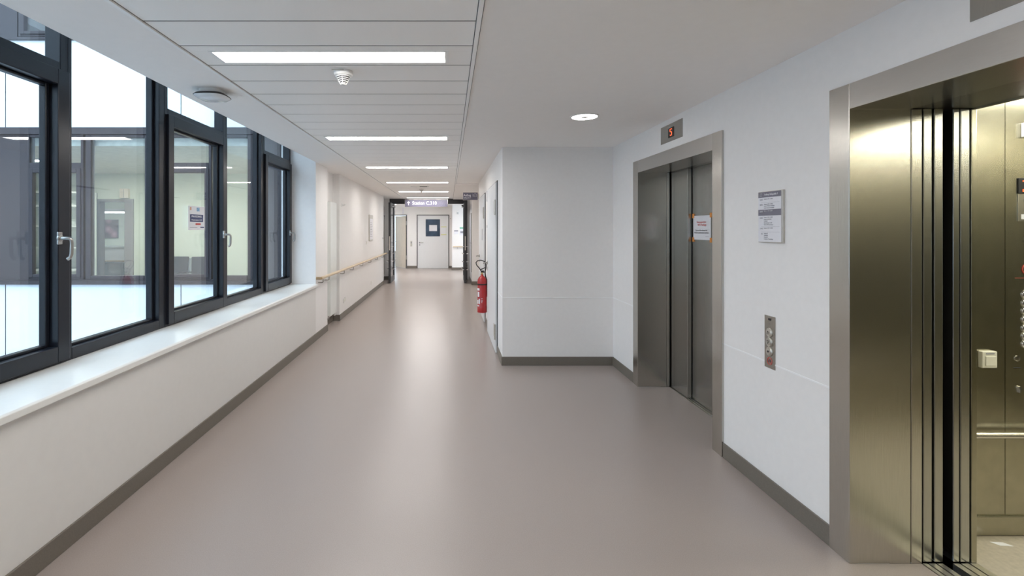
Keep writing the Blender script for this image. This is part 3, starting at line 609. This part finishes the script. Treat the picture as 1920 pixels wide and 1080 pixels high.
for (a0, a1, z0, z1) in ((-2.9, -2.2, 0.35, 0.385), (-2.75, -2.25, 0.25, 0.33), (-2.85, -2.3, 0.10, 0.12), (-2.9, -2.5, 0.03+0.11, 0.20), (-2.4, -2.1, 0.14, 0.22), (-1.9, -1.5, 0.18, 0.185), (-1.9, -1.45, 0.20, 0.206), (-1.85, -1.5, 0.222, 0.228), (-1.8, -1.6, 0.16, 0.166)):
    curved_patch(r, a0, a1, z0, z1, mSignW, 'printed_label', r)

# ------------------------------------------------------------------ left wall fittings
r = thing('handrail', (-1.79, 6.83, 0.865), 0, 'long beech handrail on steel brackets along the left wall', 'handrail')
MB().tube([(0, 0.0, 0), (0, 7.15, 0)], 0.021, 20).build('rail', mWood, r, smooth=True)
MB().tube([(-0.068, 0.0, 0), (-0.04, 0.0, 0), (-0.012, -0.004, 0), (0, 0.010, 0), (0, 0.03, 0)], 0.0205, 20).build('end_return', mWoodEnd, r, smooth=True)
for yy in (0.10, 0.45, 1.5, 2.3, 3.3, 4.35, 5.4, 6.5):
    MB().tube([(0, yy, -0.012), (0, yy, -0.062), (-0.015, yy, -0.070), (-0.069, yy, -0.070)], 0.0085, 10).build('bracket', mSteelD, r, smooth=True)
# radiator in the niche
r = thing('radiator', (-1.975, 7.99, 0.16), LW, 'tall narrow white radiator standing in the niche of the left wall', 'radiator')
g = MB(); g.box(-0.21, 0.21, -0.088, -0.068, 0.0, 1.83); g.box(-0.21, 0.21, -0.048, -0.03, 0.0, 1.83); g.build('panel', mRad, r, bevel=0.006)
g = MB(); g.box(-0.212, -0.204, -0.086, -0.028, 0.01, 1.82); g.box(0.204, 0.212, -0.086, -0.028, 0.01, 1.82); g.box(-0.20, 0.20, -0.08, -0.035, 1.825, 1.832); g.build('side_cover', mRad, r)
for zz in (0.3, 1.5): B('mounting_bracket', mPlast, r, -0.03, 0.03, -0.03, 0.0, zz, zz+0.05)
MB().tube([(-0.16, -0.045, 0.0), (-0.16, -0.045, -0.05), (-0.16, 0.0, -0.05)], 0.009).build('supply_pipe', mChrome, r, smooth=True)
MB().cyl((0.16, -0.06, -0.05), 0.018, 0.06, 'z', 20).build('valve_knob', mPlast, r, smooth=True)
r = thing('wall_hook', (XL, 8.47, 1.97), 0, 'small white wall holder high up right of the radiator niche', 'hook')
B('plate', mPlast, r, 0, 0.008, -0.03, 0.03, -0.03, 0.03, 0.002); MB().tube([(0.006, 0, 0), (0.05, 0, 0), (0.055, 0, 0.012)], 0.009).build('arm', mPlast, r, smooth=True)
r = thing('notice_frame', (XL, 11.55, 1.28), LW, 'silver framed notice hanging on the left corridor wall', 'picture frame')
B('frame', mAlu, r, -0.26, 0.26, -0.02, 0.0, 0, 0.61, 0.003); B('notice', mPaper, r, -0.22, 0.22, -0.023, -0.02, 0.03, 0.58)
g = MB()
for k_ in range(9): g.box(-0.17, 0.15 - 0.05*(k_ % 3), -0.024, -0.023, 0.10+k_*0.04, 0.108+k_*0.04)
g.build('printed_lines', mInk, r); B('header_band', mAlu, r, -0.22, 0.22, -0.0245, -0.023, 0.52, 0.58)
def socket(y, z, lab, n=1):
    r = thing('power_socket', (XL, y, z), LW, lab, 'socket', 'power sockets on the left wall')
    B('cover', mPlast, r, -0.04, 0.04, -0.010, 0.0, -0.04, 0.04, 0.003)
    MB().cyl((0, -0.0115, 0), 0.022, 0.002, 'y', 24).build('insert', mCream, r)
    return r
socket(8.62, 0.29, 'white double socket left half, low on the wall after the radiator'); socket(8.72, 0.305, 'white double socket right half, low on the wall after the radiator'); socket(11.66, 0.27, 'single white socket low on the left wall below the framed notice')
r = thing('light_switch', (XL, 10.97, 1.25), LW, 'small white switch on the left wall before the framed notice', 'switch'); B('cover', mPlast, r, -0.04, 0.04, -0.010, 0, -0.04, 0.04, 0.003); B('rocker', mCream, r, -0.025, 0.025, -0.014, -0.010, -0.025, 0.025, 0.002)
r = thing('light_switch', (XL, 13.66, 1.30), LW, 'white switch on the left wall close to the dark door leaf', 'switch'); B('cover', mPlast, r, -0.03, 0.03, -0.010, 0, -0.03, 0.03, 0.003); B('rocker', mInk, r, -0.018, 0.018, -0.014, -0.010, -0.018, 0.018, 0.002)
# paper poster on the glass of the second sash
r = thing('window_poster', (GX+0.0135, 4.39, 1.545), LW, 'white poster reading PRAXISZIRKEL taped to the middle window pane', 'poster')
PW, PH = 0.285, 0.212
MB().box(-PW/2, PW/2, -0.0012, 0.0, 0, PH).build('sheet', mPaper, r)
B('title_block', mNavy, r, -PW*0.40, PW*0.40, -0.0018, -0.0012, PH*0.34, PH*0.65)
text('PRAXISZIRKEL', 0.0235, (0, -0.0024, PH*0.565), mSignW, r, align='CENTER', xs=1.2, bold=0.0004, ext=0.0003); text('Musterstation C.310', 0.0205, (0, -0.0024, PH*0.42), mSignW, r, align='CENTER', xs=1.05, bold=0.0, ext=0.0003)
B('red_button', mInkR, r, -0.02, 0.07, -0.0018, -0.0012, PH*0.21, PH*0.28); B('navy_button', mNavy, r, 0.065, 0.13, -0.0018, -0.0012, PH*0.085, PH*0.135); B('photo', mSky, r, 0.0, 0.05, -0.0018, -0.0012, PH*0.79, PH*0.95)
B('photo', mOrange, r, -0.115, -0.09, -0.0018, -0.0012, PH*0.82, PH*0.95); B('caption_line', mInk, r, -0.115, 0.01, -0.0018, -0.0012, PH*0.095, PH*0.11)

# ------------------------------------------------------------------ elevators
def entrance(yc, label, open_):
    r = thing('elevator_entrance', (1.855, yc, 0), RW, label, 'elevator', 'elevator entrances')
    # local x toward -Y (right as seen), local +y = into the shaft
    o = 0.680; F = 0.120
    g = MB(); g.box(-o-F, -o, 0, 0.285, 0.0, 2.226); g.build('jamb', mSteel, r, bevel=0.0025)
    g = MB(); g.box(o, o+F, 0, 0.285, 0.0, 2.226); g.build('jamb', mSteel, r, bevel=0.0025)
    g = MB(); g.box(-o, o, 0.0005, 0.285, 2.107, 2.226); g.build('header', mSteelB, r, bevel=0.0025)
    for s in (-1, 1):
        x0, x1 = sorted((s*o, s*(o+F))); B('inner_jamb', mSteel, r, x0, x1, 0.288, 0.338 if open_ else 0.315, 0, 2.107, 0.003)
    g = MB(); g.box(-o-0.4, o+0.4, 0.288, 0.60 if not open_ else 0.60, 2.110, 2.22); g.build('door_track_cover', mSteelD, r)
    g = MB(); x0 = 0.318 if not open_ else 0.340
    g.box(-o, o, x0, x0+0.020, -0.02, 0.002); g.box(-o, o, x0+0.028, x0+0.058, -0.02, 0.002); g.box(-o, o, x0+0.066, x0+0.092, -0.02, 0.002); g.box(-o, o, x0, x0+0.092, -0.03, -0.02)
    g.build('threshold', mAlu, r)
    return r, o
r1, o = entrance(4.122, 'closed stainless steel elevator entrance with a taped paper notice, farther one', False)
for (x0, x1, y0) in ((-o-0.02, -0.34, 0.325), (0.34, o+0.02, 0.325), (-0.345, -0.001, 0.367), (0.001, 0.345, 0.367)):
    B('door_panel', mSteelD, r1, x0, x1, y0, y0+0.036, 0.006, 2.109, 0.002)
r2, o = entrance(1.582, 'open stainless steel elevator entrance at the right edge, nearest', True)
for s in (-1, 1):
    for (y0, ext) in ((0.346, 0.0), (0.397, 0.0)):
        x0, x1 = sorted((s*(o+0.002), s*(o+0.33))); B('door_panel', mSteelD, r2, x0, x1, y0, y0+0.040, 0.006, 2.109, 0.003)
# cabin behind the open doors
r = thing('elevator_cabin', (2.34, 1.582, 0), RW, 'steel-lined elevator cabin seen through the open doors', 'elevator cabin')
cw = 0.893; D0, D1 = 0.11, 2.2
for s in (-1, 1):
    for (y0, y1) in ((0.0, 0.028), (0.034, 0.076)):
        x0, x1 = sorted((s*(o+0.002), s*(o+0.33))); B('cabin_door_panel', mSteelD, r, x0, x1, y0, y1, 0.006, 2.109, 0.003)
    x0, x1 = sorted((s*(o+0.002), s*(cw+0.02))); B('front_return', mCab, r, x0, x1, 0.084, D0, 0.0, 2.30, 0.003)
B('cabin_header', mCab, r, -cw, cw, 0.084, D0, 2.107, 2.30); B('door_operator', mBlack, r, -cw, cw, -0.02, 0.08, 2.115, 2.30)
B('operator_rail', mChrome, r, -0.5, 0.5, -0.03, -0.02, 2.13, 2.15)
g = MB(); g.box(-o, o, -0.005, 0.024, -0.02, 0.002); g.box(-o, o, 0.032, 0.066, -0.02, 0.002); g.box(-o, o, 0.074, 0.108, -0.02, 0.002); g.box(-o, o, -0.005, 0.108, -0.03, -0.02); g.build('cabin_threshold', mAlu, r)
B('cabin_floor', mCabFloor, r, -cw, cw, D0-0.002, D1, -0.03, 0.0)
g = MB(); g.box(-cw-0.02, -cw, D0, 0.478, 0, 2.30); g.box(-cw-0.02, -cw, 0.481, 1.0, 0.0, 2.30); g.box(-cw-0.02, -cw, 1.003, D1, 0, 2.30); g.box(-cw-0.026, -cw-0.02, D0, D1, 0, 2.3); g.build('side_wall', mCab, r)
g = MB(); g.box(cw, cw+0.02, D0, D1, 0, 2.30); g.build('side_wall', mCab, r)
B('rear_wall', mCab, r, -cw, cw, D1, D1+0.02, 0, 2.30)
B('cabin_ceiling', mCab, r, -cw, cw, D0, D1, 2.30, 2.32)
for s in (-1, 1):
    x0, x1 = sorted((s*(cw-0.08), s*(cw-0.24))); B('lamp_panel', mCabL, r, x0, x1, D0+0.1, D1-0.1, 2.285, 2.298)
for s in (-1, 1):
    x0, x1 = sorted((s*cw, s*(cw-0.012))); B('kick_plate', mCab, r, x0, x1, D0, D1, 0.004, 0.10, 0.003)
    MB().tube([(s*(cw-0.05), D0+0.02, 0.526), (s*(cw-0.05), D1-0.05, 0.526)], 0.016, 16).build('cabin_handrail', mSteelB, r, smooth=True)
    for yy in (0.7, 1.6): MB().tube([(s*(cw-0.05), yy, 0.526), (s*cw, yy, 0.526)], 0.008, 10).build('rail_bracket', mSteelB, r)
# control panel on the far side wall (faces -Y world): its own frame
cp = empty('control_panel'); cp.parent = r; cp.location = (-cw, 0.0, 0); cp.rotation_euler = (0, 0, PI/2)   # local x -> depth, local -y -> toward the viewer
def CX(px): return (px-842)*2.475/915 - 2.34
def CZ(py): return 1.55+(430-py)*2.475/915
B('display_glass', mBlack, cp, CX(1907.5), CX(1960), -0.006, 0, CZ(363), CZ(334), 0.001)
g = MB()
for (cx_, cy_) in [(0,0),(1,0),(2,0),(3,0),(4,1),(4,2),(2.5,3),(3.5,3),(4,4),(4,5),(0,6),(1,6),(2,6),(3,6),(0,5.2)]:
    g.box(CX(1915)+cx_*0.009, CX(1915)+cx_*0.009+0.007, -0.0075, -0.006, CZ(338)-0.008-cy_*0.0085, CZ(338)-0.002-cy_*0.0085)
g.build('floor_digit', mLed, cp)
B('rating_plate', mSteelB, cp, CX(1907.5), CX(1960), -0.004, 0, CZ(415), CZ(363.5), 0.001); B('pictogram', mSignW, cp, CX(1913), CX(1924), -0.005, -0.004, CZ(411), CZ(402))
text('320 kg', 0.018, (CX(1916), -0.005, CZ(376)), mInkB, cp, ext=0.0003)
for py in (552, 568, 583, 599, 615, 630, 645):
    b_ = MB().lathe([(0.022, 0), (0.022, 0.004), (0.018, 0.008), (0.012, 0.009)], n=24).build('floor_button', mChrome, cp, smooth=True); b_.rotation_euler = (PI/2, 0, 0); b_.location = (CX(1923), 0, CZ(py))
b_ = MB().lathe([(0.014, 0), (0.014, 0.003), (0.009, 0.004)], n=24).build('key_switch', mChrome, cp, smooth=True); b_.rotation_euler = (PI/2, 0, 0); b_.location = (CX(1907), 0, CZ(672))
g = MB(); g.cyl((CX(1911), -0.008, CZ(727)), 0.009, 0.008, 'y', 20); g.box(CX(1911)-0.004, CX(1911)+0.004, -0.008, 0, CZ(736), CZ(727)); g.build('cylinder_lock', mChrome, cp)
g = MB(); g.tube([(CX(1927)+0.028*math.cos(a*PI/12), -0.002, CZ(505)+0.028*math.sin(a*PI/12)) for a in range(25)], 0.0022, 6); g.build('prohibition_ring', mInkR, cp)
B('red_line', mInkR, cp, CX(1903), CX(1960), -0.001, 0, CZ(521.6), CZ(521))
g = MB()
for a in range(4):
    for b2 in range(3): g.cyl((CX(1919)+b2*0.008, -0.002, CZ(444)-a*0.009), 0.002, 0.002, 'y', 8)
g.build('speaker_holes', mBlack, cp)
B('notice_plate', mSignW, cp, CX(1914), CX(1975), -0.02, 0, CZ(258), CZ(231), 0.003)
B('caption', mInkB, cp, CX(1900), CX(1914), -0.0006, 0, CZ(690), CZ(688.5))
r = thing('switch_box', (2.719, 2.475, 0.852), 0, 'cream surface-mounted switch box on the elevator cabin wall', 'switch')
B('box', mCream, r, -0.038, 0.038, -0.022, 0.0, 0.0, 0.084, 0.004); B('rocker', mCream, r, -0.024, 0.028, -0.026, -0.022, 0.012, 0.060, 0.002); B('slot', mInk, r, -0.02, 0.022, -0.0235, -0.022, 0.070, 0.075)
tag(MB().prism([(2.68, 2.42), (2.74, 2.415), (2.76, 2.385), (2.70, 2.39)], 0.0005, 0.0012, 'z').build('paper_scrap', mPaper, None), 'small scrap of white paper lying on the elevator cabin floor', 'paper')
# notice on the closed door
r = thing('paper_notice', (2.2213, 4.284, 1.458), RW, 'white paper notice taped with orange corners to the closed elevator door', 'paper')
g = MB(); n = 10
pts = [(-0.148+0.296*i/n, -0.0015-0.004*math.sin(PI*i/n)) for i in range(n+1)]
poly = pts + [(x, y-0.0006) for x, y in pts[::-1]]
g.prism(poly, 0.0, 0.213, 'z'); g.build('sheet', mPaper, r, smooth=False)
for sx in (-1, 1):
    for zz in (0.0, 0.213): MB().box(sx*0.148-0.016, sx*0.148+0.016, -0.0042, -0.0005, zz-0.02, zz+0.02).build('tape', mTape, r)
text('Nutzungsverbot', 0.024, (0.0, -0.0072, 0.155), mInkR, r, align='CENTER', bold=0.0, ext=0.0003); text('NFO Aufzüge', 0.026, (0.01, -0.0072, 0.131), mInkR, r, align='CENTER', bold=0.0, ext=0.0003)
text('By use of the elevator for', 0.019, (0, -0.0072, 0.083), mInkB, r, align='CENTER', bold=0.0, ext=0.0003); text('NOGO construction workers', 0.020, (0, -0.0072, 0.062), mInkB, r, align='CENTER', bold=0.0, ext=0.0003)
B('signature_line', mInk, r, 0.03, 0.12, -0.0052, -0.0042, 0.028, 0.030)
# floor indicators
for i, (yc, lb) in enumerate(((4.103, 'steel plate with small red lit number above the closed elevator'), (1.55, 'steel indicator plate above the open elevator, cut by the frame edge'))):
    r = thing('floor_indicator', (XR, yc, 2.292), RW, lb, 'floor indicator', 'elevator floor indicators')
    B('plate', mSteelD, r, -0.2, 0.2, -0.003, 0, 0, 0.149, 0.001)
    B('display', mBlack, r, -0.055, 0.052, -0.0042, -0.003, 0.033, 0.115)
    g = MB(); s5 = [(0.022, 0.067), (-0.018, 0.067), (-0.018, 0.045), (0.0, 0.042), (0.018, 0.034), (0.018, 0.014), (0.0, 0.004), (-0.018, 0.010)]
    g.tube([(x*0.8, -0.005, 0.044+z*0.85) for x, z in s5], 0.0035, 6); g.build('digit', mLed, r)
# directory sign
r = thing('directory_sign', (XR, 2.822, 1.473), RW, 'white and slate floor directory plate on the wall between the elevators', 'sign')
B('back_plate', mAlu, r, -0.107, 0.107, -0.014, 0.0, 0, 0.300, 0.002); B('face', mSignW, r, -0.102, 0.098, -0.0165, -0.014, 0.004, 0.296)
B('header_band', mSign2, r, -0.102, 0.098, -0.0172, -0.0165, 0.264, 0.296); B('highlight_band', mSign2, r, -0.102, 0.098, -0.0172, -0.0165, 0.157, 0.193)
text('Aufzug Infopunkt 1', 0.0155, (-0.045, -0.0182, 0.280), mSignW, r, bold=0.0003, ext=0.0003)
g = MB(); g.tube([(-0.082, -0.0182, 0.272), (-0.082, -0.0182, 0.284), (-0.075, -0.0182, 0.290), (-0.066, -0.0182, 0.284), (-0.066, -0.0182, 0.272), (-0.082, -0.0182, 0.272)], 0.0008, 6); g.build('bed_icon', mSignW, r)
rows = [(0.254, '5.OG', ['Station C.510 - C.520']), (0.224, '4.OG', ['Station C.410 - C.420', 'Station Pädiatrie Ambulanz', 'Station Intensiv Ambulanz']),
        (0.184, '3.OG', ['Station C.310 - C.320']), (0.147, '2.OG', ['Station C.210 - C.220', 'Station Entbindung', 'Kreißsaal', 'Neonatologie C.220', 'Station Wöchnerinnen']),
        (0.084, '1.OG', ['Station C.110 - C.120']), (0.053, 'EG', ['Station IP', 'Aufnahme', 'Infopunkt', 'Cafeteria - Verwaltung'])]
for z, a, ls in rows:
    hi = a == '3.OG'; mm = mSignW if hi else mInk
    text(a, 0.0125, (-0.058, -0.0182, z-0.003), mm, r, align='RIGHT', bold=0.0003 if hi else 0.0, ext=0.0003)
    for k_, l in enumerate(ls): text(l, 0.0086, (-0.048, -0.0182, z-k_*0.0108), mm, r, ext=0.0003)
g = MB()
for z in (0.233, 0.093, 0.061): g.box(-0.075, 0.085, -0.0169, -0.0164, z, z+0.0008)
g.build('divider', mInk, r)
# call panel
r = thing('call_panel', (XR, 2.841, 0.741), RW, 'narrow steel call panel with round buttons between the elevators', 'elevator button panel')
B('plate', mSteelD, r, -0.047, 0.047, -0.0035, 0, 0, 0.305, 0.001)
B('card_slot', mBlack, r, -0.012, 0.012, -0.0045, -0.0035, 0.279, 0.291)
for z, nm in ((0.208, 'up'), (0.153, 'down'), (0.098, 'key')):
    b_ = MB().lathe([(0.027, 0), (0.027, 0.004), (0.024, 0.007), (0.021, 0.006), (0.019, 0.009), (0.01, 0.010)], n=32).build('button', mAlu, r, smooth=True); b_.rotation_euler = (PI/2, 0, 0); b_.location = (0, -0.0035, z)
    g = MB()
    if nm == 'up': g.tube([(-0.009, -0.0145, z-0.008), (0.009, -0.0145, z-0.008), (0, -0.0145, z+0.009), (-0.009, -0.0145, z-0.008)], 0.0011, 6)
    elif nm == 'down': g.tube([(-0.009, -0.0145, z+0.008), (0.009, -0.0145, z+0.008), (0, -0.0145, z-0.009), (-0.009, -0.0145, z+0.008)], 0.0011, 6)
    else: g.cyl((0, -0.016, z), 0.006, 0.004, 'y', 16)
    g.build('button_symbol', mInkB, r)
g = MB(); g.tube([(0.021*math.cos(a*PI/12), -0.0045, 0.042+0.021*math.sin(a*PI/12)) for a in range(25)], 0.0016, 6); g.tube([(-0.015, -0.0045, 0.057), (0.015, -0.0045, 0.027)], 0.0014, 6); g.build('prohibition_ring', mInkR, r)
g = MB(); g.box(-0.012, -0.002, -0.0045, -0.0035, 0.036, 0.05); g.box(0.003, 0.006, -0.0045, -0.0035, 0.032, 0.052); g.box(-0.002, 0.012, -0.0045, -0.0035, 0.040, 0.043); g.build('printed_symbol', mInkB, r)

# ------------------------------------------------------------------ end zone beyond the fire doors
r = struct(empty('door_5', (-0.639, 19.4, 0)))
g = MB(); g.box(-0.644, -0.61, -0.02, 0.10, 0, 2.131); g.box(0.61, 0.644, -0.02, 0.10, 0, 2.131); g.box(-0.61, 0.61, -0.02, 0.10, 2.10, 2.131); g.build('door_frame', mDoorFr, r)
lf = B('door_leaf', mDoor, r, -0.61, 0.61, -0.012, 0.04, 0.008, 2.10, 0.003)
B('pane', mBlue, lf, -0.29, 0.28, -0.016, -0.010, 1.27, 1.95); B('pane_paper', mPaper, lf, -0.15, 0.16, -0.019, -0.016, 1.48, 1.72)
B('taped_sheet', mPaper, lf, 0.33, 0.50, -0.016, -0.012, 1.35, 1.64); B('tape', mYel, lf, 0.32, 0.53, -0.018, -0.016, 1.63, 1.66); B('tape', mYel, lf, 0.32, 0.53, -0.018, -0.016, 1.32, 1.35)
MB().tube([(-0.52, -0.01, 1.02), (-0.52, -0.06, 1.02), (-0.38, -0.06, 1.02)], 0.012).build('handle', mHandle, lf, smooth=True)
g = MB(); g.cyl((-0.53, -0.022, 1.02), 0.028, 0.012, 'y', 20); g.cyl((-0.53, -0.022, 0.93), 0.024, 0.012, 'y', 20); g.build('rosette', mInk, lf)
r = struct(empty('door_6', (-1.67, 19.4, 0)))
g = MB(); g.box(-1.05, -1.0, -0.02, 0.10, 0, 2.131); g.box(-0.04, 0.0, -0.02, 0.10, 0, 2.131); g.box(-1.0, -0.04, -0.02, 0.10, 2.10, 2.131); g.build('door_frame', mDoorFr, r)
lf = MB().box(-0.95, 0.0, -0.02, 0.02, 0.008, 2.09).build('door_leaf', mBeige, r, bevel=0.002); lf.location = (-0.045, 0.05, 0); lf.rotation_euler = (0, 0, -math.radians(58))
MB().cyl((-0.88, -0.045, 1.05), 0.022, 0.03, 'y', 16).build('door_knob', mHandle, lf, smooth=True)
for z in (0.35, 1.72): MB().cyl((-0.03, -0.03, z), 0.014, 0.16, 'z', 12).build('hinge', mAlu, r, smooth=True)
r = thing('card_reader', (-1.50, 19.4, 0.87), 0, 'grey slim door control plate left of the closed white end door', 'switch'); B('plate', mAlu, r, -0.035, 0.035, -0.02, 0, 0, 0.22, 0.003); B('button', mInk, r, -0.02, 0.02, -0.025, -0.02, 0.13, 0.17)
r = thing('hanging_notice', (-1.83, 19.4, 2.17), 0, 'small pale sheet hung above the beige open door', 'paper'); B('sheet', mPaper, r, -0.035, 0.035, -0.012, 0, 0, 0.24)
B('printed_lines', mInk, r, -0.025, 0.025, -0.013, -0.012, 0.03, 0.035)
r = thing('end_handrail', (0.118, 18.53, 0.89), 0, 'short beech handrail on the pale wall beyond the double doors', 'handrail')
MB().tube([(0.03, 0, 0), (2.3, 0, 0)], 0.02, 16).build('rail', mWood, r, smooth=True)
for xx in (0.2, 1.2, 2.1): MB().tube([(xx, 0, -0.015), (xx, 0, -0.07), (xx, 0.069, -0.07)], 0.008).build('bracket', mHandle, r, smooth=True)
r = thing('room_plate', (0.27, 18.6, 1.37), 0, 'small grey room plate on the pale wall right of the end door', 'sign'); B('plate', mSignW, r, -0.08, 0.08, -0.012, 0, 0, 0.15, 0.002); B('printed_band', mInk, r, -0.075, 0.075, -0.0135, -0.012, 0.10, 0.145)
r = thing('escape_plan', (0.52, 18.6, 1.32), 0, 'framed escape plan with green heading right of the room plate', 'sign'); B('plate', mSignW, r, -0.12, 0.12, -0.012, 0, 0, 0.31, 0.002); B('heading', mGreen, r, -0.115, 0.115, -0.0135, -0.012, 0.255, 0.305); B('plan_drawing', mInk, r, -0.09, 0.06, -0.0135, -0.012, 0.08, 0.16)
r = thing('wall_sensor', (0.33, 18.6, 2.13), 0, 'small white sensor box high on the pale wall past the doors', 'sensor'); B('housing', mPlast, r, -0.05, 0.05, -0.05, 0, 0, 0.09, 0.01); MB().cyl((0, -0.054, 0.04), 0.02, 0.006, 'y', 16).build('lens', mInk, r)
r = thing('wall_hook', (0.06, 19.4, 1.98), 0, 'tiny hook on the wall just right of the closed end door', 'hook'); B('plate', mAlu, r, -0.02, 0.02, -0.01, 0, -0.02, 0.02, 0.002); MB().tube([(0, -0.008, 0), (0, -0.06, 0), (0, -0.065, 0.02)], 0.007).build('arm', mAlu, r, smooth=True)
